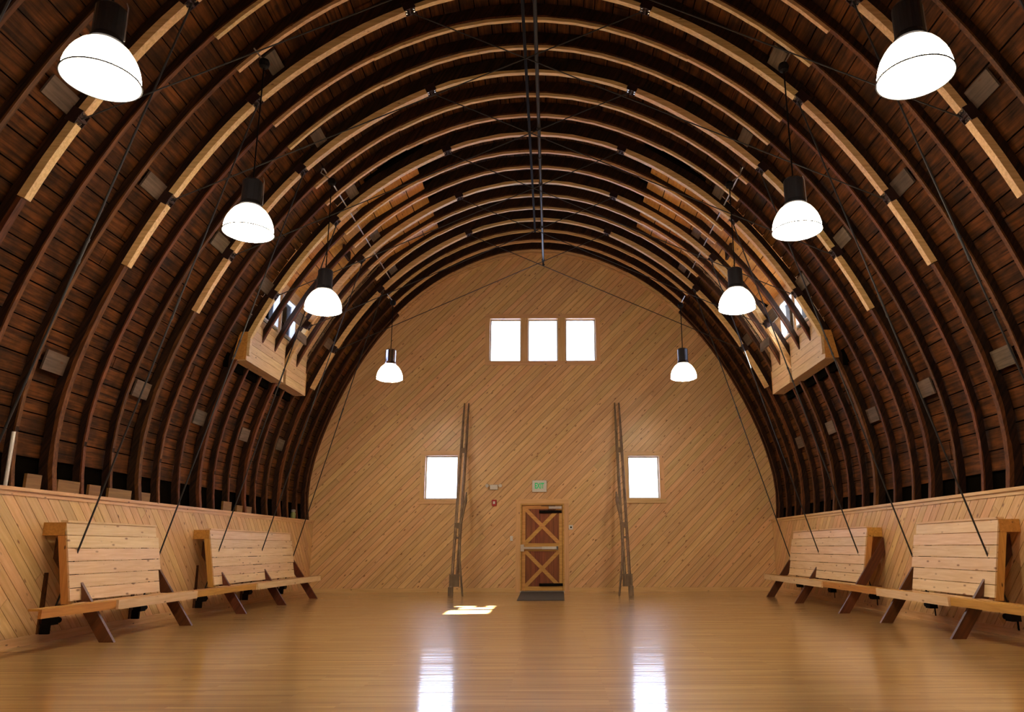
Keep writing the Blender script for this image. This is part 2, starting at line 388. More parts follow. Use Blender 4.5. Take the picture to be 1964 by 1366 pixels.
# ------------------------------------------------------------------ far end wall
wb = empty('wall_back', (0, D, 0), 'tall arched end wall of diagonal knotty pine boards', 'wall', kind='structure')
hull = [(at_arc(TOT * k / 40, 0.20)[0], at_arc(TOT * k / 40, 0.20)[1]) for k in range(41)]
hull = hull[::-1]              # counter-clockwise
sheathe(wb, m_wall, (math.sqrt(.5), math.sqrt(.5)), hull, OPEN, lambda p, t: (p[0], D + t, p[1]), seed=3, lo=4.2, hi=7.0)
mb = MB()                       # solid backing with the same openings
xs = sorted(set([-6.6, 6.7] + [r[0] for r in OPEN] + [r[2] for r in OPEN])); zs = sorted(set([-0.1, 9.4] + [r[1] for r in OPEN] + [r[3] for r in OPEN]))
for i in range(len(xs) - 1):
    for j in range(len(zs) - 1):
        cx, cz = (xs[i] + xs[i + 1]) / 2, (zs[j] + zs[j + 1]) / 2
        if not any(r[0] < cx < r[2] and r[1] < cz < r[3] for r in OPEN):
            mb.box((xs[i], D + 0.021, zs[j]), (xs[i + 1], D + 0.15, zs[j + 1]))
mb.build('backing', m_leg2, wb)

def casing(parent, r, w, mat_h, mat_v, y=D, proud=0.018, sill=False, bottom=True, name='casing'):
    x0, z0, x1, z1 = r
    MB().box((x0 - w, y - proud, z1), (x1 + w, y, z1 + w)).build(name, mat_h, parent)
    if bottom: MB().box((x0 - w - (0.03 if sill else 0), y - proud - (0.01 if sill else 0), z0 - w), (x1 + w + (0.03 if sill else 0), y, z0)).build('sill' if sill else name, mat_h, parent)
    MB().box((x0 - w, y - proud, z0), (x0, y, z1)).build(name, mat_v, parent)
    MB().box((x1, y - proud, z0), (x1 + w, y, z1)).build(name, mat_v, parent)
def window(idx, r, label, cas=None):
    x0, z0, x1, z1 = r
    o = empty('window_%d' % idx, ((x0 + x1) / 2, D, z0), label, 'window', kind='structure')
    # wooden reveal lining
    mb = MB().box((x0, D - 0.005, z1 - 0.018), (x1, D + 0.17, z1)).box((x0, D - 0.005, z0), (x1, D + 0.17, z0 + 0.018))
    mb.box((x0, D - 0.005, z0 + 0.018), (x0 + 0.018, D + 0.17, z1 - 0.018)).box((x1 - 0.018, D - 0.005, z0 + 0.018), (x1, D + 0.17, z1 - 0.018))
    mb.build('reveal', m_trimX, o)
    a = 0.018; b = 0.052; mb = MB()
    mb.box((x0 + a, D + 0.12, z0 + a), (x0 + b, D + 0.16, z1 - a)).box((x1 - b, D + 0.12, z0 + a), (x1 - a, D + 0.16, z1 - a))
    mb.box((x0 + b, D + 0.12, z0 + a), (x1 - b, D + 0.16, z0 + b)).box((x0 + b, D + 0.12, z1 - b), (x1 - b, D + 0.16, z1 - a))
    f = mb.build('frame', m_frame, o)
    MB().box((x0 + b, D + 0.137, z0 + b), (x1 - b, D + 0.143, z1 - b)).build('pane', m_glass, f)
    if cas: casing(o, r, cas, m_trimX, m_trimZ, sill=True)
    return o
window(1, WIN3[0], 'left one of three small bright windows high on the end wall')
window(2, WIN3[1], 'middle one of three small bright windows high on the end wall')
window(3, WIN3[2], 'right one of three small bright windows high on the end wall')
window(4, WINL, 'low bright window left of the door beside the left leaning shafts', 0.10)
window(5, WINR, 'low bright window right of the door beside the right leaning shafts', 0.10)
tr = empty('trim_1', (0.09, D, 5.7), 'flat pine casing around the three high windows', 'trim', kind='structure')
casing(tr, (-1.32, 5.80, 1.50, 6.99), 0.10, m_trimX, m_trimZ)
for a, b in ((-0.46, -0.32), (0.51, 0.67)): MB().box((a, D - 0.018, 5.80), (b, D, 6.99)).build('mullion', m_trimZ, tr)

def baseboard(name, a, b, label, mat=m_trimX):
    tag(MB().box(a, b).build(name, mat), label, 'baseboard', kind='structure')
baseboard('baseboard_back', (XL, D - 0.02, 0), (-0.585, D, 0.10), 'pine baseboard along the end wall left of the door')
baseboard('baseboard_back', (0.735, D - 0.02, 0), (XR, D, 0.10), 'pine baseboard along the end wall right of the door')
baseboard('baseboard_left', (XL, 2.0, 0), (XL + 0.02, D - 0.02, 0.10), 'pine baseboard along the left knee wall', m_trimY)
baseboard('baseboard_right', (XR - 0.02, 2.0, 0), (XR, D - 0.02, 0.10), 'pine baseboard along the right knee wall', m_trimY)

# ------------------------------------------------------------------ knee walls
HK = 1.69
for side, x, sg, nm, mat, sd in (('left', XL, -1, 'wall_left', m_kneeL, 11), ('right', XR, 1, 'wall_right', m_kneeR, 12)):
    w_ = empty(nm, (x, 8, 0), 'low %s knee wall of diagonal pine boards under the rafters' % side, 'wall', kind='structure')
    sheathe(w_, mat, (math.sqrt(.5), -math.sqrt(.5)), [(3.2, 0), (D, 0), (D, HK), (3.2, HK)], [],
            lambda p, t, x=x, sg=sg: (x + sg * t, p[0], p[1]), seed=sd, lo=3, hi=4)
    MB().box((x + sg * 0.021, YB, 0), (x + sg * 0.06, D, HK)).build('backing', m_trimY, w_)
    cap = MB().box((x - sg * 0.03, YB, HK), (x + sg * 0.14, D, HK + 0.04)).box((x - sg * 0.012, YB, HK - 0.05), (x, D, HK)).build('trim_%d' % (2 if sg < 0 else 3), m_trimY)
    tag(cap, 'pine cap rail along the top of the %s knee wall' % side, 'trim', kind='structure')
wf = MB().box((-6.6, YB - 0.2, -0.1), (6.7, YB, 9.4)).build('wall_front', m_trimX); tag(wf, 'plain wooden wall at the near end of the hall', 'wall', kind='structure')

# ------------------------------------------------------------------ roof boards (ceiling)
ceil = empty('ceiling', (0, 8, 8.9), 'arched roof of old dark reddish-brown horizontal boards', 'ceiling', kind='structure')
sHoleL0, sHoleL1 = arc_of(-5.15, 4.55), arc_of(-2.25, 8.15)
sHoleR0, sHoleR1 = arc_of(2.35, 8.12), arc_of(5.25, 4.62)
def in_hole(s): return sHoleL0 < s < sHoleL1 or sHoleR0 < s < sHoleR1
rb = random.Random(5)
cands = []
s = arc_of(-5.69, 2.15); send = TOT - s  # boards stop here; lower down the black sheet stands in for deep shade
while s < send:
    w = rb.choice((0.14, 0.17, 0.19, 0.22, 0.25)); y = YB - rb.random() * 3
    while y < D:
        e = y + SP * rb.choice((4, 5, 6, 6, 7))
        segs = [(max(y, YB), min(e, D + 0.02))]
        if in_hole(s + w / 2):
            a, b = segs[0]; segs = [(a, min(b, DY0)), (max(a, DY1), b)]
        for a, b in segs:
            if b - a > 0.08:
                x, z = at_arc(s + w / 2, RO); dist = (Vector((x, (max(a, 3.5) + b) / 2, z)) - CAM).length
                vis = b > 4.5
                cands.append(((0 if vis else 1, dist / max(0.3, b - max(a, 4.0)) ** .5), s, w, a, b, rb.uniform(-0.010, 0.010)))
        y = e + 0.004
    s += w + 0.015
cands.sort(key=lambda c: c[0])
stuff = MB()
for i, (_, s, w, a, b, dz) in enumerate(cands):
    mb = MB() if i < 300 else stuff
    p0 = at_arc(s, RO + dz); p1 = at_arc(s + w, RO + dz); q0 = at_arc(s, RO + dz + 0.022); q1 = at_arc(s + w, RO + dz + 0.022)
    mb.add([(p0[0], a, p0[1]), (p1[0], a, p1[1]), (q1[0], a, q1[1]), (q0[0], a, q0[1]), (p0[0], b, p0[1]), (p1[0], b, p1[1]), (q1[0], b, q1[1]), (q0[0], b, q0[1])],
           [(0, 3, 2, 1), (4, 5, 6, 7), (0, 1, 5, 4), (1, 2, 6, 5), (2, 3, 7, 6), (3, 0, 4, 7)])
    if i < 300: mb.build('roof_board', m_roof, ceil, origin=(0, 0, 0))
tag(stuff.build('roof_boards', m_roof, ceil), kind='stuff')
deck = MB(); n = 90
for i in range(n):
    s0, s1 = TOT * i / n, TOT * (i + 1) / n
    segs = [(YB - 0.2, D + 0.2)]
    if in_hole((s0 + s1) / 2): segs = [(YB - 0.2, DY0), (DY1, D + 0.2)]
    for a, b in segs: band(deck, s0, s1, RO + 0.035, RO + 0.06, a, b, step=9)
deck.build('roof_shade_backing', m_shade_backing, ceil)

# ------------------------------------------------------------------ rafters and trusses
NODE = {'a': (1.655, 8.42), 'b': (3.61, 6.92), 'c': (4.66, 5.50), 'd': (5.20, 4.62)}
def node_arc(nm, side):
    x, z = NODE[nm]; return arc_of(shear(side * x, z), z)
SA = {(nm, sd): node_arc(nm, sd) for nm in 'abcd' for sd in (-1, 1)}
S_END = {-1: arc_of(-3.77, 7.12), 1: arc_of(3.70, 7.12)}

def rib_mesh(mb, y, w, in_o=0.045, out_o=RO - 0.012):
    # laminated rafter, a little uneven in depth
    segs = 34
    vs = []
    r_ = random.Random(int(y * 100))
    for k in range(segs + 1):
        s = TOT * k / segs; j = r_.uniform(-0.006, 0.006)
        a = at_arc(s, in_o + j); b = at_arc(s, out_o)
        jy = r_.uniform(-0.004, 0.004)
        vs += [(a[0], y - w / 2 + jy, a[1]), (a[0], y + w / 2 + jy, a[1]), (b[0], y + w / 2, b[1]), (b[0], y - w / 2, b[1])]
    fs = [(0, 1, 2, 3), tuple(4 * segs + j for j in (3, 2, 1, 0))]
    for k in range(segs):
        for j in range(4): fs.append((4 * k + j, 4 * k + 4 + j, 4 * k + 4 + (j + 1) % 4, 4 * k + (j + 1) % 4))
    mb.add(vs, fs)
def lit_edge_strip(t, y, w, o0, o1):  # thin strip added to draw the lit inner edge of a rafter
    mb = MB(); band(mb, 0, TOT, o0, o1, y - w / 2, y + w / 2, step=0.4); mb.build('lit_edge_strip', m_lit_edge, t)

# regular rafter prototype at y = 0
def regular(y):
    t = empty('arched_rafter', (0, y, 0))
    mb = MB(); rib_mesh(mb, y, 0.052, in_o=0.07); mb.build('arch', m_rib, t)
    lit_edge_strip(t, y, 0.056, 0.05, 0.072)
    j1, j2 = TOT / 2 - 2.45, TOT / 2 + 2.45
    for (s0, s1, o) in ((S_END[-1], j1 + 0.05, 0.0), (j1, j2, -0.010), (j2 - 0.05, S_END[1], 0.0)):
        mb = MB(); band(mb, s0, s1, o, 0.048 + o + 0.003, y - 0.026, y + 0.026); mb.build('batten', m_batten, t)
    return t
def truss(y, k):
    t = empty('arched_truss', (0, y, 0))
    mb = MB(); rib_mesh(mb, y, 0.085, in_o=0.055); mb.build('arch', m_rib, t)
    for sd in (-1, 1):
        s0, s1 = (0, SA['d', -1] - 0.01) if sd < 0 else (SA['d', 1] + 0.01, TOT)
        mb = MB(); band(mb, s0, s1, 0.0, 0.056, y - 0.04, y + 0.04, step=0.35); mb.build('lit_edge_strip', m_lit_edge, t)  # added strip again, lamplight in its colour, below the lowest batten
    g = 0.075; w = 0.046
    def piece(s0, s1, bulge):
        mb = MB(); dep = -0.035
        band(mb, s0, s1, 0, 0.055, y - w, y + w, o0fn=lambda f: dep - bulge * math.sin(math.pi * f), step=0.3)
        mb.build('batten', m_batten, t)
    mb = MB(); band(mb, SA['a', -1] + g, SA['a', 1] - g, -0.015, 0.055, y - 0.035, y + 0.035, step=0.3); mb.build('batten', m_batten, t)
    piece(SA['b', -1] + g, SA['a', -1] - g, 0.02); piece(SA['a', 1] + g, SA['b', 1] - g, 0.02)
    piece(SA['c', -1] + g, SA['b', -1] - g, 0.0); piece(SA['b', 1] + g, SA['c', 1] - g, 0.0)
    piece(SA['d', -1], SA['c', -1] - g, 0.0); piece(SA['c', 1] + g, SA['d', 1], 0.0)
    for nm in 'abc':
        for sd in (-1, 1):
            s = SA[nm, sd]; mb = MB()
            band(mb, s - 0.07, s + 0.07, 0.0, 0.05, y - 0.05, y + 0.05, step=9)
            band(mb, s - 0.085, s + 0.085, -0.03, 0.10, y - 0.064, y - 0.056, step=9)
            band(mb, s - 0.085, s + 0.085, -0.03, 0.10, y + 0.056, y + 0.064, step=9)
            p = at_arc(s, -0.01); mb.tube([(p[0], y - 0.07, p[1]), (p[0], y + 0.07, p[1])], 0.022, 10)
            br = mb.build('bracket', m_brk, t)
            mb = MB()
            for ds in (-0.055, 0.055):
                for dy in (-0.025, 0.025):
                    q = at_arc(s + ds, -0.012); mb.box((q[0] - 0.011, y + dy - 0.011, q[1] - 0.011), (q[0] + 0.011, y + dy + 0.011, q[1] + 0.011))
            mb.build('bolts', m_bolt, br)
    # crossing tie rods: lower bracket on one side to the top bracket on the other
    for sd in (-1, 1):
        p = at_arc(SA['c', sd], -0.03); q = at_arc(SA['a', -sd], -0.03); dy = 0.018 * sd
        MB().tube([(p[0], y + dy, p[1]), (q[0], y + dy, q[1])], 0.0085, 6).build('tie_rod', m_rod, t)
    # tie rods from the middle bracket down to the foot of the knee wall
    for sd in (-1, 1):
        p = at_arc(SA['b', sd], -0.03)
        foot = (-5.50, 0.25) if sd < 0 else (5.68, 0.25)
        P = Vector((p[0], y, p[1])); Q = Vector((foot[0], y, foot[1]))
        rod = MB().tube([P, Q], 0.011, 6).build('tie_rod', m_rod, t)
        c1 = P.lerp(Q, 0.42); c2 = P.lerp(Q, 0.455)
        mb = MB().tube([c1, c2], 0.014, 8)
        for c in (c1, c2): d = (Q - P).normalized() * 0.02; mb.tube([c - d, c + d], 0.018, 8)
        mb.build('turnbuckle', m_rod, rod)
        if k >= 2:
            mb = MB().box((foot[0] - 0.055, y - 0.06, 0.20), (foot[0] + 0.055, y + 0.07, 0.315)).box((foot[0] - 0.05 * -sd - 0.025, y - 0.05, 0.10), (foot[0] + 0.025, y - 0.01, 0.22))
            mb.tube([(foot[0], y + 0.08, 0.24), (foot[0], y + 0.16, 0.24)], 0.035, 10)
            mb.build('anchor', m_black, t)
    # grey cleats bridging to the neighbouring rafter
    for sd in (-1, 1):
        for (zc, w_, ll) in ((5.55, 0.22, 0.46), (7.35, 0.20, 0.42), (3.25, 0.24, 0.44)):
            xx = next(shear(sd * HALF[i][0], HALF[i][1]) for i in range(len(HALF)) if HALF[i][1] >= zc)
            s = arc_of(xx, zc)
            mb = MB(); j = random.uniform(-0.05, 0.05); band(mb, s - w_ / 2 + j, s + w_ / 2 + j, 0.10, 0.125, y - ll, y - 0.055, step=9)
            mb.build('cleat', m_cleat, t)
    return t

ORD = {1: 'first', 2: 'second', 3: 'third', 4: 'fourth', 5: 'fifth', 6: 'sixth', 7: 'seventh', 8: 'eighth', 9: 'ninth'}
ORD.update({19: 'nineteenth', 20: 'twentieth', 21: 'twenty-first', 10: 'tenth', 11: 'eleventh', 12: 'twelfth', 13: 'thirteenth', 14: 'fourteenth', 15: 'fifteenth', 16: 'sixteenth', 17: 'seventeenth', 18: 'eighteenth'})
tn = 0
for k in range(6, -2, -1):
    t = truss(T[k], k); tn += 1
    extra = {6: ', nearest the far lamps', 5: ', crossing the two dormers', 4: ', at the near edge of the dormers'}.get(k, '')
    tag(t, 'arched truss with bolted pale battens and tie rods, %s truss from the end wall' % ORD[tn], 'truss', 'arched trusses with tie rods')
yr = [T[6] + SP, T[6] + 2 * SP, T[6] + 3 * SP]
yr = yr[::-1]
for k in range(6, -2, -1): yr += [T[k] - SP, T[k] - 2 * SP]
first = None; rn = 1
for y in yr:
    if first is None: first = t = regular(y)
    else:
        t = copy_tree(first); t.location = (0, y, 0)
    rn += 1
    tag(t, 'plain dark arched rafter with thin pale batten, %s plain one from the end wall' % ORD[rn], 'rafter', 'plain arched rafters')
t = copy_tree(first); t.location = (0, D - 0.045, 0)
tag(t, 'dark arched rafter with pale batten flush against the end wall', 'rafter', 'plain arched rafters')

# ------------------------------------------------------------------ dormers
def dormer(sd):
    nm = 'left' if sd < 0 else 'right'
    X = lambda x, z=5: shear(sd * x, z)
    WX = 5.16
    o = empty('dormer', (X(WX), DY0, 4.35), 'open pine-lined dormer with bright windows in the %s side of the roof' % nm, 'dormer')
    zc = 6.36; top = (2.30, 8.30); slope_in = 0.0
    # ceiling of wide sheathing strips running along the building, on a backing sheet
    n = 9; rr = random.Random(sd + 5)
    for i in range(n):
        f0, f1 = i / n, (i + 1) / n - 0.006
        pts = []
        for f in (f0, f1): pts.append((top[0] + (WX + 0.1 - top[0]) * f, top[1] + (zc - top[1]) * f))
        cut = DY0 + (DY1 - DY0) * rr.uniform(0.3, 0.7)
        for ya, yb in ((DY0, cut - 0.004), (cut, DY1)):
            MB().prism([pts[0], pts[1]] + [(pts[1][0], pts[1][1] + 0.02), (pts[0][0], pts[0][1] + 0.02)],
                       lambda p: (X(p[0], p[1]), ya, p[1]), lambda p: (X(p[0], p[1]), yb, p[1])).build('sheathing_board', m_ply, o)
    MB().prism([(top[0] - 0.45, top[1] + 0.55), (top[0] - 0.12, top[1] + 0.16), (WX + 0.35, zc - 0.08), (WX + 0.35, zc + 0.3)],
               lambda p: (X(p[0], p[1]), DY0 - 0.1, p[1]), lambda p: (X(p[0], p[1]), DY1 + 0.1, p[1])).build('outer_roof', m_shade_backing, o)
    # cheeks
    ck = []
    sN = 14
    zz = [4.25 + (8.3 - 4.25) * i / sN for i in range(sN + 1)]
    inner = []; rim = []
    for z in zz:
        # x of the black shade sheet at this height
        best = min((abs(at_arc(TOT * q / 600, RO + 0.03)[1] - z), at_arc(TOT * q / 600, RO + 0.03)[0]) for q in (range(0, 301) if sd < 0 else range(300, 601)))
        inner.append((best[1], z))
        b2 = min((abs(at_arc(TOT * q / 600, 0.10)[1] - z), at_arc(TOT * q / 600, 0.10)[0]) for q in (range(0, 301) if sd < 0 else range(300, 601)))
        rim.append((b2[1], z))
    outer = [(X(top[0], 8.3), 8.32), (X(WX + 0.06, zc), zc + 0.02), (X(WX + 0.06, 4.6), 4.6)]
    for ya, yb in ((DY0 - 0.03, DY0), (DY1, DY1 + 0.03)):
        a = [(x, z) for x, z in (inner if ya < DY0 else rim) if z < 8.2]
        yo = (ya - 0.05, ya - 0.005) if ya < DY0 else (yb + 0.005, yb + 0.05)
        xr = [(x, z) for x, z in inner if z < 8.25]
        mb = MB()
        for (x0, z0), (x1, z1) in zip(xr[:-1], xr[1:]):
            f0 = X(WX + 0.36) if z0 <= zc + 0.2 else X(WX + 0.36 + (1.9 - WX) * (z0 - zc - 0.2) / 2.1, z0)
            f1 = X(WX + 0.36) if z1 <= zc + 0.2 else X(WX + 0.36 + (1.9 - WX) * (z1 - zc - 0.2) / 2.1, z1)
            mb.prism([(x0 + sd * 0.02, z0), (f0, z0), (f1, z1), (x1 + sd * 0.02, z1)], lambda q: (q[0], yo[0], q[1]), lambda q: (q[0], yo[1], q[1]))
        mb.build('outer_cheek', m_shade_backing, o)
        # board the cheek with vertical-grain panels between heights
        for i in range(len(a) - 1):
            (x0, z0), (x1, z1) = a[i], a[i + 1]
            def ox(z): return X(WX + 0.06, z) if z <= zc else X(WX + 0.1 + (top[0] - WX - 0.1) * (z - zc) / (top[1] - zc), z)
            p = [(x0, z0), (ox(z0), z0), (ox(z1), z1 - 0.004), (x1, z1 - 0.004)]
            if abs(p[0][0] - p[1][0]) < 0.02 or (p[0][0] - p[1][0]) * sd > 0: continue
            MB().prism(p, lambda q: (q[0], ya, q[1]), lambda q: (q[0], yb, q[1])).build('cheek_board', m_dorm, o)
    # the wall under and over the windows, horizontal planks
    wy = [(DY0 + 0.50, DY0 + 1.32), (DY0 + 1.44, DY0 + 2.26)]
    z0w, z1w = 5.30, 6.10
    z = 4.38
    while z < zc - 0.02:
        e = min(z + 0.145, zc)
        segs = [(DY0, DY1)]
        if e > z0w and z < z1w: segs = [(DY0, wy[0][0]), (wy[0][1], wy[1][0]), (wy[1][1], DY1)]
        s2 = []
        for a, b in segs:
            if z < 5.0 and a < T[5] < b: s2 += [(a, T[5] - 0.07), (T[5] + 0.07, b)]
            else: s2.append((a, b))
        for a, b in s2: MB().box((X(WX), a, z), (X(WX + 0.05), b, e - 0.006)).build('plank', m_dorm, o)
        z = e
    mb = MB()
    for a, b, c, d in ((DY0, DY1, 4.38, z0w), (DY0, DY1, z1w, zc + 0.1), (DY0, wy[0][0], z0w, z1w), (wy[0][1], wy[1][0], z0w, z1w), (wy[1][1], DY1, z0w, z1w)):
        mb.box((X(WX + 0.051), a, max(c, 5.0)), (X(WX + 0.14), b, d))
    mb.box((X(WX + 0.30), DY0 - 0.1, 4.2), (X(WX + 0.36), DY1 + 0.1, 5.3)).box((X(WX + 0.05), DY0 - 0.1, 5.20), (X(WX + 0.36), DY1 + 0.1, 5.26))
    mb.build('backing', m_shade_backing, o)
    for a, b in ((DY0, T[5] - 0.07), (T[5] + 0.07, DY1)): MB().box((X(WX - 0.005), a, 4.33), (X(WX + 0.24), b, 4.378)).build('bottom_board', m_dorm, o)
    for ya in (DY0 - 0.03, DY1):
        MB().prism([(WX - 0.002, 4.34), (WX + 0.24, 4.34), (WX + 0.14, 4.85), (WX - 0.002, 4.85)], lambda p: (X(p[0]), ya, p[1]), lambda p: (X(p[0]), ya + 0.03, p[1])).build('end_board', m_benchO, o)
    MB().box((X(WX - 0.05), DY0 - 0.02, 4.42), (X(WX), DY0 + 0.06, 4.85)).build('corner_post', m_dorm, o)
    for a, b in wy:
        w = MB()
        xa, xb = X(WX - 0.01), X(WX + 0.12)
        f = 0.035
        w.box((xa, a, z0w), (xb, a + f, z1w)).box((xa, b - f, z0w), (xb, b, z1w)).box((xa, a + f, z0w), (xb, b - f, z0w + f)).box((xa, a + f, z1w - f), (xb, b - f, z1w))
        fr = w.build('window_frame', m_frame, o)
        MB().box((X(WX + 0.09), a + f, z0w + f), (X(WX + 0.096), b - f, z1w - f)).build('pane', m_glass, fr)
    # collar boards tying the cut rafters
    cy = (T[4] + 2 * SP + 0.03, T[5] - 0.06) if sd < 0 else (T[5] + 0.06, T[5] + SP - 0.03)
    MB().box((X(4.75), cy[0], 5.12), (X(4.79), cy[1], 5.30)).build('collar_board', m_cleat, o)
    MB().box((X(3.95), T[5] - 0.5, 6.95), (X(4.0), T[5] - 0.06, 7.15)).build('collar_board', m_rib, o)
    return o
dormer(-1); dormer(1)

# ------------------------------------------------------------------ ridge pipe and hay track
pt = MB().tube([(0.13, 2.0, 7.76), (0.13, 16.42, 7.76)], 0.028, 12)
for y in (T[6], T[5], T[4], T[3], (T[3] + T[4]) / 2): pt.tube([(0.13, y - 0.04, 7.76), (0.13, y + 0.04, 7.76)], 0.037, 12)
pipe = pt.build('ridge_pipe', m_steel, origin=(0.13, 16.4, 7.76), smooth=False)
tag(pipe, 'long black steel pipe running under the ridge on the crossing rods', 'pipe')
mb = MB().tube([(0.13, 16.40, 7.75), (0.13, 16.44, 7.70), (0.13, 16.43, 7.64), (0.15, 16.38, 7.64)], 0.02, 8)
mb.build('end_hook', m_steel, pipe)
tk = MB().box((-0.093, 2.0, 8.57), (-0.047, 16.6, 8.60)).box((-0.08, 2.0, 8.60), (-0.06, 16.6, 8.68)).build('hay_track', m_black, origin=(-0.07, 9, 8.56))
tag(tk, 'narrow black hay trolley track hung left of the ridge pipe', 'track')
for y in [T[k] + j * SP for k in range(0, 6) for j in (0.5, 2.0)]:
    MB().box((-0.09, y - 0.02, 8.66), (-0.05, y + 0.02, 8.95)).build('hanger', m_black, tk)

# ------------------------------------------------------------------ conduits
for sd, x, ya in ((-1, -3.50, 11.2), (1, 3.56, 11.2)):
    z = 7.29
    mb = MB().tube([(x, ya, z), (x, 16.6, z)], 0.012, 8)
    c = mb.build('conduit', m_conduit, origin=(x, 14, z))
    tag(c, 'thin grey metal conduit running along the %s haunch of the roof' % ('left' if sd < 0 else 'right'), 'conduit')
cd_ = MB().tube([(-5.74, 8.16, 1.73), (-5.74, 8.16, 2.35)], 0.02, 8).build('conduit', m_white, origin=(-5.74, 8.16, 1.73))
tag(cd_, 'short white upright pipe rising behind the left cap rail', 'pipe')

# ------------------------------------------------------------------ pendant lamps
LY = [4.759, 7.429, 10.098, 14.526]
HOOK = [6.50, 6.50, 6.43, 6.03]
dp = [(0.262, 0.0), (0.258, 0.06), (0.248, 0.11), (0.231, 0.16), (0.206, 0.21), (0.174, 0.255), (0.14, 0.285), (0.112, 0.305)]
def lamp(first, x, y, hz, where, chrome=False):
    zr = 4.42
    t = empty('pendant_lamp', (x, y, zr)); 
    tag(t, where, 'lamp', 'pendant lamps with glowing glass domes')
    # bowl: bright dome with a slightly sagging glowing lens below
    MB().lathe((x, y, zr), [(0.262, 0.004)] + dp[1:], 32).build('dome', m_dome, t, smooth=True)
    MB().lathe((x, y, zr), [(0.02, -0.034), (0.14, -0.03), (0.22, -0.018), (0.258, 0.0)], 32).build('lens', m_lens, t, smooth=True)
    n = 40; mb = MB(); vs = []
    mb.tube([(x + 0.2665 * math.cos(2 * math.pi * k / n), y + 0.2665 * math.sin(2 * math.pi * k / n), zr + 0.003) for k in range(n + 1)], 0.0065, 6)
    mb.build('rim_ring', m_ring, t)
    MB().lathe((x, y, zr), [(0.10, 0.305), (0.122, 0.312), (0.113, 0.345), (0.106, 0.36), (0.106, 0.60), (0.09, 0.62), (0.03, 0.625)], 24).build('housing', m_housec if chrome else m_house, t)
    MB().tube([(x, y, zr + 0.62), (x, y, hz)], 0.0085, 6).build('cord', m_black, t)
    mb = MB().lathe((x, y, hz), [(0.02, -0.06), (0.05, -0.045), (0.062, 0.0), (0.05, 0.04), (0.02, 0.05)], 12)
    mb.build('hook', m_black, t)
    # stem to the rafter above
    s = arc_of(x, 7.5); best = min((abs(at_arc(TOT * q / 800)[0] - x), at_arc(TOT * q / 800)[1]) for q in range(200, 600))
    MB().tube([(x, y, hz + 0.02), (math.copysign(3.35, x), y + 0.55, hz + 0.45), (math.copysign(3.52, x), y + 1.1, 7.29)] if y > 9.5 and y < 12 else [(x, y, hz + 0.02), (math.copysign(3.12, x), y, hz + 0.2)], 0.009, 6).build('drop_pipe', m_conduit, t)
    if not chrome and y < 9:
        MB().tube([(x + 0.13, y, zr + 0.33), (x + 0.125, y, zr + 0.62), (x + 0.11, y, zr + 0.66)], 0.005, 6).build('safety_wire', m_conduit, t)
    return t
WH = ['nearest and largest pendant lamp', 'second pendant lamp from the camera', 'third pendant lamp, hanging in front of the dormer', 'farthest and smallest pendant lamp, before the end wall']
for i, y in enumerate(LY):
    lamp(None, -2.985 + 0.0, y, HOOK[i] + 0.03, WH[i] + ', left row, white glowing dome', chrome=(i == 3))
    lamp(None, 3.02, y, HOOK[i] - 0.04, WH[i] + ', right row, white glowing dome')

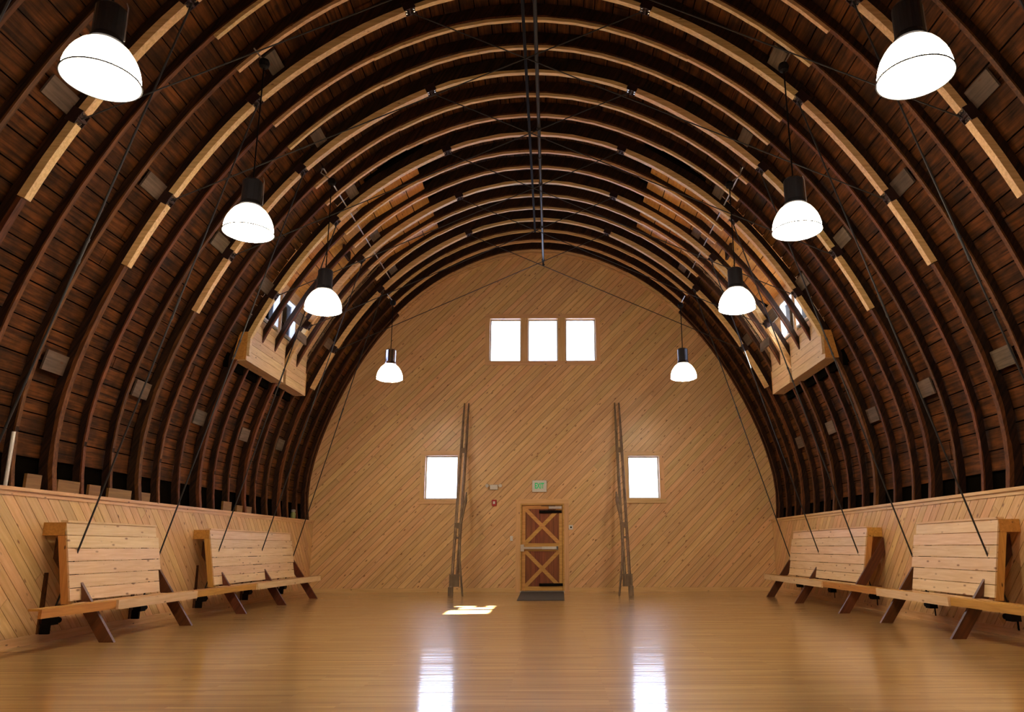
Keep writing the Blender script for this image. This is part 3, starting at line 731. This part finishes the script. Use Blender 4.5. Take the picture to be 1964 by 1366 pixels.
# ------------------------------------------------------------------ wall benches
def bench(sd, near):
    dx = 0.0 if sd < 0 else 0.20
    X = lambda x: sd * x + (dx if sd > 0 else 0)     # x is distance towards the wall
    xw = 5.615 if sd < 0 else 5.795
    if near: sy0, sy1, by0, by1, legs, mid = (7.86 if sd < 0 else 7.3), 11.19, 8.70, 10.66, [8.93, 10.80], 9.18
    else: sy0, sy1, by0, by1, legs, mid = 11.20, 17.05, 12.36, 16.15, [12.68 if sd < 0 else 12.335, 14.55, 16.43], 13.45
    lab = 'pale pine wall bench with dark slanted legs, %s on the %s side' % ('nearer to the camera' if near else 'farther from the camera', 'left' if sd < 0 else 'right')
    o = empty('wall_bench', (X(5.2), (sy0 + sy1) / 2, 0), lab, 'bench', 'wall benches along the knee walls')
    # seat planks
    MB().box((X(4.965), sy0 + 0.01, 0.43), (X(5.08), sy1 - 0.01, 0.452)).build('seat_plank', m_benchO, o)
    MB().box((X(5.09), by0, 0.43), (X(5.165), by1, 0.452)).build('seat_plank', m_bench, o)
    MB().box((X(4.93), sy0, 0.355), (X(4.965), sy1, 0.447)).build('front_rail', m_benchO, o)
    f = MB().box((X(4.90), mid, 0.345), (X(4.93), sy1, 0.455)).build('front_fascia', m_bench, o)
    # sloping back of six boards: front face from (5.18,.44) to (5.35,1.36)
    zb = [0.47, 0.615, 0.765, 0.915, 1.065, 1.215, 1.36]
    bx = lambda z: 5.18 + (z - 0.44) * (0.17 / 0.92)
    for i in range(6):
        z0, z1 = zb[i] + 0.004, zb[i + 1] - 0.004
        ins = 0.0 if i >= 2 else 0.0
        MB().prism([(bx(z0), z0), (bx(z0) + 0.02, z0), (bx(z1) + 0.02, z1), (bx(z1), z1)],
                   lambda p: (X(p[0]), by0, p[1]), lambda p: (X(p[0]), by1 + (0.06 if i in (2, 3, 4) else 0), p[1])).build('back_board', m_bench, o)
    MB().box((X(5.335), by0, 1.362), (X(5.42), by1, 1.385)).build('top_cap', m_bench, o)
    # near end: upright post and box bracket back to the wall
    MB().prism([(bx(0.44) + 0.02, 0.44), (bx(0.44) + 0.11, 0.44), (bx(1.21) + 0.11, 1.21), (bx(1.21) + 0.02, 1.21)],
               lambda p: (X(p[0]), by0 + 0.001, p[1]), lambda p: (X(p[0]), by0 + 0.04, p[1])).build('end_post', m_benchOz, o)
    MB().box((X(bx(1.36) + 0.004), by0 - 0.002, 1.212), (sd * xw, by0 + 0.045, 1.361)).build('top_bracket', m_benchO, o)
    MB().box((sd * xw, by0, 1.22), (sd * (xw - 0.04), by1, 1.36)).build('wall_ledger', m_benchO, o)
    # legs: planks slanting from the wall down to the floor
    for y in legs:
        pl = [(4.75, 0.0), (4.92, 0.0), (5.59, 0.95), (5.59, 1.195)]
        MB().prism(pl, lambda p: (X(p[0]), y - 0.022, p[1]), lambda p: (X(p[0]), y + 0.022, p[1])).build('leg', m_leg, o)
        MB().box((X(4.97), y + 0.024, 0.355), (X(5.5), y + 0.06, 0.428)).build('seat_bearer', m_leg, o)
    return o
for sd in (-1, 1):
    for near in (True, False): bench(sd, near)

# ------------------------------------------------------------------ far door
dz0 = 0.03
do = empty('door_1', (0.075, D, 0), 'rustic honey-framed door with crossed braces and a steel push bar', 'door', kind='structure')
casing(do, (-0.47, 0.0, 0.62, 2.13), 0.115, m_trimX, m_trimZ, bottom=False)
mb = MB().box((-0.47, D - 0.01, 0.02), (-0.435, D + 0.14, 2.13)).box((0.585, D - 0.01, 0.02), (0.62, D + 0.14, 2.13)).box((-0.435, D - 0.01, 2.095), (0.585, D + 0.14, 2.13))
mb.build('jamb', m_doorr, do)
MB().box((-0.47, D - 0.06, 0.0), (0.62, D + 0.14, 0.025)).build('threshold', m_alum, do)
lx0, lx1, lz0, lz1, ly = -0.43, 0.58, 0.03, 2.09, D + 0.035
np_ = 9
for i in range(np_):
    a = lx0 + (lx1 - lx0) * i / np_; b = lx0 + (lx1 - lx0) * (i + 1) / np_ - 0.004
    MB().box((a, ly + 0.018, lz0), (b, ly + 0.05, lz1)).build('door_plank', m_doorp, do)
MB().box((lx0 - 0.03, ly + 0.05, lz0 - 0.02), (lx1 + 0.03, ly + 0.08, lz1 + 0.03)).build('door_backing', m_shade_backing, do)
rw = 0.085
for (a, b) in (((lx0, lz0), (lx0 + rw, lz1)), ((lx1 - rw, lz0), (lx1, lz1))): MB().box((a[0], ly, a[1]), (b[0], ly + 0.018, b[1])).build('stile', m_doorr, do)
for z0, z1 in ((lz0, lz0 + 0.10), (lz1 - 0.09, lz1), (0.97, 1.16)): MB().box((lx0 + rw, ly, z0), (lx1 - rw, ly + 0.018, z1)).build('rail', m_doorr, do)
for (z0, z1) in ((lz0 + 0.10, 0.97), (1.16, lz1 - 0.09)):
    xa, xb = lx0 + rw, lx1 - rw
    for (p, q) in (((xa, z0), (xb, z1)), ((xa, z1), (xb, z0))):
        d = Vector((q[0] - p[0], q[1] - p[1])).normalized(); nn = Vector((-d.y, d.x)) * 0.045
        poly = [(p[0] - d.x * .2 - nn.x, p[1] - d.y * .2 - nn.y), (q[0] + d.x * .2 - nn.x, q[1] + d.y * .2 - nn.y), (q[0] + d.x * .2 + nn.x, q[1] + d.y * .2 + nn.y), (p[0] - d.x * .2 + nn.x, p[1] - d.y * .2 + nn.y)]
        poly = clip(clip(clip(clip(poly, 1, 0, xb), -1, 0, -xa), 0, 1, z1), 0, -1, -z0)
        yo = 0.003 if p[1] == z0 else 0.0
        MB().prism(poly, lambda r: (r[0], ly + yo, r[1]), lambda r: (r[0], ly + 0.018, r[1])).build('brace', m_doorr, do)
pb = MB().box((-0.42, ly - 0.075, 1.02), (0.07, ly - 0.03, 1.075)).build('push_bar', m_alum, do)
MB().box((-0.46, ly - 0.085, 0.965), (-0.375, ly, 1.13)).build('latch_case', m_alum, pb)
MB().box((0.07, ly - 0.07, 1.015), (0.46, ly - 0.025, 1.08)).build('bar_cover', m_white, pb)
MB().box((0.43, ly - 0.07, 1.0), (0.47, ly, 1.09)).build('end_bracket', m_alum, pb)
MB().tube([(0.0, ly - 0.012, 1.93), (0.56, ly - 0.012, 1.93)], 0.035, 8).build('hinge_strap', m_black, do)
MB().tube([(0.0, ly - 0.012, 0.17), (0.575, ly - 0.012, 0.17)], 0.033, 8).build('hinge_strap', m_black, do)
cl = MB().box((0.24, ly - 0.07, 2.0), (0.56, ly, 2.06)).build('door_closer', m_alum, do)
MB().bar((0.05, ly - 0.08, 2.07), (0.4, ly - 0.08, 2.065), 0.02, 0.012).build('closer_arm', m_steel, cl)

dm = MB()
dm.add([(-0.40, 15.5, 0.001), (0.57, 15.5, 0.001), (0.60, D - 0.08, 0.001), (-0.44, D - 0.08, 0.001), (-0.40, 15.5, 0.012), (0.57, 15.5, 0.012), (0.60, D - 0.08, 0.012), (-0.44, D - 0.08, 0.012)],
       [(0, 3, 2, 1), (4, 5, 6, 7), (0, 1, 5, 4), (1, 2, 6, 5), (2, 3, 7, 6), (3, 0, 4, 7)])
mo = dm.build('door_mat', m_mat, origin=(0.07, 17.7, 0)); tag(mo, 'charcoal grey mat lying on the floor before the far door', 'mat')

# exit sign
ex = empty('exit_sign', (0.005, D, 2.41), 'white EXIT sign with green letters above the far door', 'sign')
MB().box((-0.175, D - 0.05, 2.415), (0.19, D - 0.002, 2.705)).build('sign_box', m_white, ex, bevel=0.006)
fc = bpy.data.curves.new('exit_text', 'FONT'); fc.body = 'EXIT'; fc.size = 0.185; fc.extrude = 0.002; fc.align_x = 'CENTER'; fc.align_y = 'CENTER'; fc.offset = 0.005
to = bpy.data.objects.new('exit_text', fc); C.objects.link(to)
dg = bpy.context.evaluated_depsgraph_get(); me = bpy.data.meshes.new_from_object(to.evaluated_get(dg)); bpy.data.objects.remove(to)
me.materials.clear(); me.materials.append(m_green)
lt = bpy.data.objects.new('lettering', me); C.objects.link(lt); lt.parent = ex; lt.location = (0, -0.053, 0.15); lt.rotation_euler = (math.radians(90), 0, 0); lt.scale = (0.62, 1.05, 1)

# emergency light
em = empty('emergency_light', (-1.13, D, 2.46), 'white twin-head emergency light left of the exit sign', 'light')
MB().box((-1.235, D - 0.07, 2.475), (-1.035, D - 0.002, 2.60)).build('battery_case', m_white, em, bevel=0.008)
for sx in (-1, 1):
    c = Vector((-1.135 + sx * 0.15, D - 0.05, 2.60))
    MB().tube([c, c + Vector((sx * 0.01, -0.05, -0.02)), c + Vector((sx * 0.015, -0.08, -0.032))], 0.03, 10, rads=[0.018, 0.04, 0.045]).build('lamp_head', m_white, em)
    MB().tube([(-1.135 + sx * 0.09, D - 0.03, 2.57), c], 0.01, 6).build('arm', m_white, em)
# fire pull
fp = empty('fire_alarm_pull', (-1.12, D, 2.07), 'red fire alarm pull box on the wall under the emergency light', 'alarm')
MB().box((-1.18, D - 0.05, 2.075), (-1.065, D - 0.002, 2.225)).build('body', m_red, fp, bevel=0.008)
MB().box((-1.15, D - 0.057, 2.12), (-1.10, D - 0.05, 2.185)).build('pull_handle', m_white, fp)
# button plate right of the door
bp = empty('wall_plate', (0.785, D, 1.49), 'small white wall plate with a dark button right of the door', 'plate')
MB().box((0.735, D - 0.015, 1.49), (0.84, D, 1.60)).build('plate', m_white, bp)
MB().tube([(0.79, D - 0.03, 1.545), (0.79, D - 0.012, 1.545)], 0.022, 10).build('button', m_black, bp)
sw = MB().box((-0.72, D - 0.012, 1.22), (-0.65, D, 1.34)).build('light_switch', m_white, origin=(-0.68, D, 1.22)); tag(sw, 'small dull switch plate on the wall left of the door', 'switch')

# outlet and heater vent on the left knee wall
ou = empty('wall_outlet', (XL, 7.98, 0.36), 'grey outlet plate on the left knee wall at the picture edge', 'outlet')
MB().box((XL, 7.95, 0.40), (XL + 0.012, 8.09, 0.52)).build('plate', m_conduit, ou)
MB().box((XL + 0.012, 7.99, 0.425), (XL + 0.018, 8.05, 0.495)).build('socket', m_white, ou)
hv = empty('heater_vent', (XL, 7.8, 0.15), 'low pale wall vent on the left knee wall below the outlet', 'vent')
MB().box((XL, 7.55, 0.14), (XL + 0.02, 8.02, 0.30)).build('vent_panel', m_trimY, hv)
MB().box((XL, 7.55, 0.30), (XL + 0.045, 8.03, 0.315)).build('vent_lip', m_white, hv)

# jar on the left cap rail
jr = empty('jar', (-5.68, 17.2, HK + 0.04), 'small greenish jar with a pale lid standing on the left cap rail', 'jar')
MB().lathe((-5.68, 17.2, HK + 0.041), [(0.035, 0), (0.055, 0.01), (0.058, 0.11), (0.045, 0.14), (0.04, 0.15)], 14).build('glass_body', m_jar, jr, smooth=True)
MB().lathe((-5.68, 17.2, HK + 0.041), [(0.046, 0.15), (0.048, 0.20), (0.02, 0.21)], 14).build('lid', m_conduit, jr)

# pale blocks between rafters behind the left cap rail
BL = [(8.45, 8.70, 0.22), (9.0, 9.42, 0.2), (9.62, 9.86, 0.19), (10.05, 10.6, 0.18), (10.85, 11.1, 0.18), (13.6, 13.95, 0.22), (14.2, 14.9, 0.18)]
for i, (a, b, h) in enumerate(BL):
    o = MB().box((-5.755, a, HK + 0.0), (-5.72, b, HK + h)).build('blocking_board', m_blk, origin=(-5.74, (a + b) / 2, HK))
    tag(o, 'short raw timber block behind the left cap rail, %s from the camera' % ORD[i + 1], 'block', 'raw blocks behind the cap rail')

# ------------------------------------------------------------------ leaning shafts by the end wall
def line(p, q, n=12, bow=0.0):
    p, q = Vector(p), Vector(q)
    return [p.lerp(q, k / n) + Vector((bow * math.sin(math.pi * k / n), 0, 0)) for k in range(n + 1)]
def build_shafts(side):
    X = (lambda x: x) if side < 0 else (lambda x: 0.13 - x)
    nm = 'left' if side < 0 else 'right'
    o = empty('leaning_shafts', (X(-1.9), 17.2, 0), 'tall pair of weathered wooden shafts leaning on the end wall %s of the door' % nm, 'shafts', 'old shafts leaning on the end wall')
    def m(pts): return [(X(p[0]), p[1], p[2]) for p in pts]
    r1 = [0.034] * 9 + [0.034, 0.031, 0.026, 0.016]
    MB().tube(m(line((-1.95, 16.98, 0.0), (-1.92, D - 0.045, 4.68))), 0.04, 8, rads=r1).build('shaft', m_grey, o)
    MB().tube(m(line((-1.84, 17.08, 0.25), (-1.81, D - 0.045, 4.68), bow=0.01)), 0.04, 8, rads=r1).build('shaft', m_grey, o)
    # thinner bent limb with a flattened tip
    pts = [(-1.69, 17.0, 0.0), (-1.74, 17.1, 0.35), (-1.80, 17.2, 0.8), (-1.84, 17.45, 1.5), (-1.80, 17.58, 1.85), (-1.745, 17.68, 2.15), (-1.74, 17.75, 2.36)]
    MB().tube(m(pts), 0.03, 8, rads=[0.022, 0.026, 0.028, 0.032, 0.038, 0.038, 0.016]).build('curved_shaft', m_grey, o)
    for z, h, xa, xb in ((0.20, 0.27, -2.00, -1.78), (1.50, 0.13, -1.96, -1.82), (1.26, 0.05, -1.96, -1.82), (3.35, 0.12, -1.95, -1.80)):
        y = 16.99 + (D - 0.05 - 16.99) * z / 4.68
        p = [X(xa), X(xb)]
        MB().box((min(p), y - 0.03, z), (max(p), y + 0.04, z + h)).build('crosspiece', m_grey, o)
    p = [X(-2.01), X(-1.90)]
    MB().box((min(p), 16.92, 0.0), (max(p), 17.02, 0.20)).build('foot_block', m_grey, o)
    return o
build_shafts(-1); build_shafts(1)
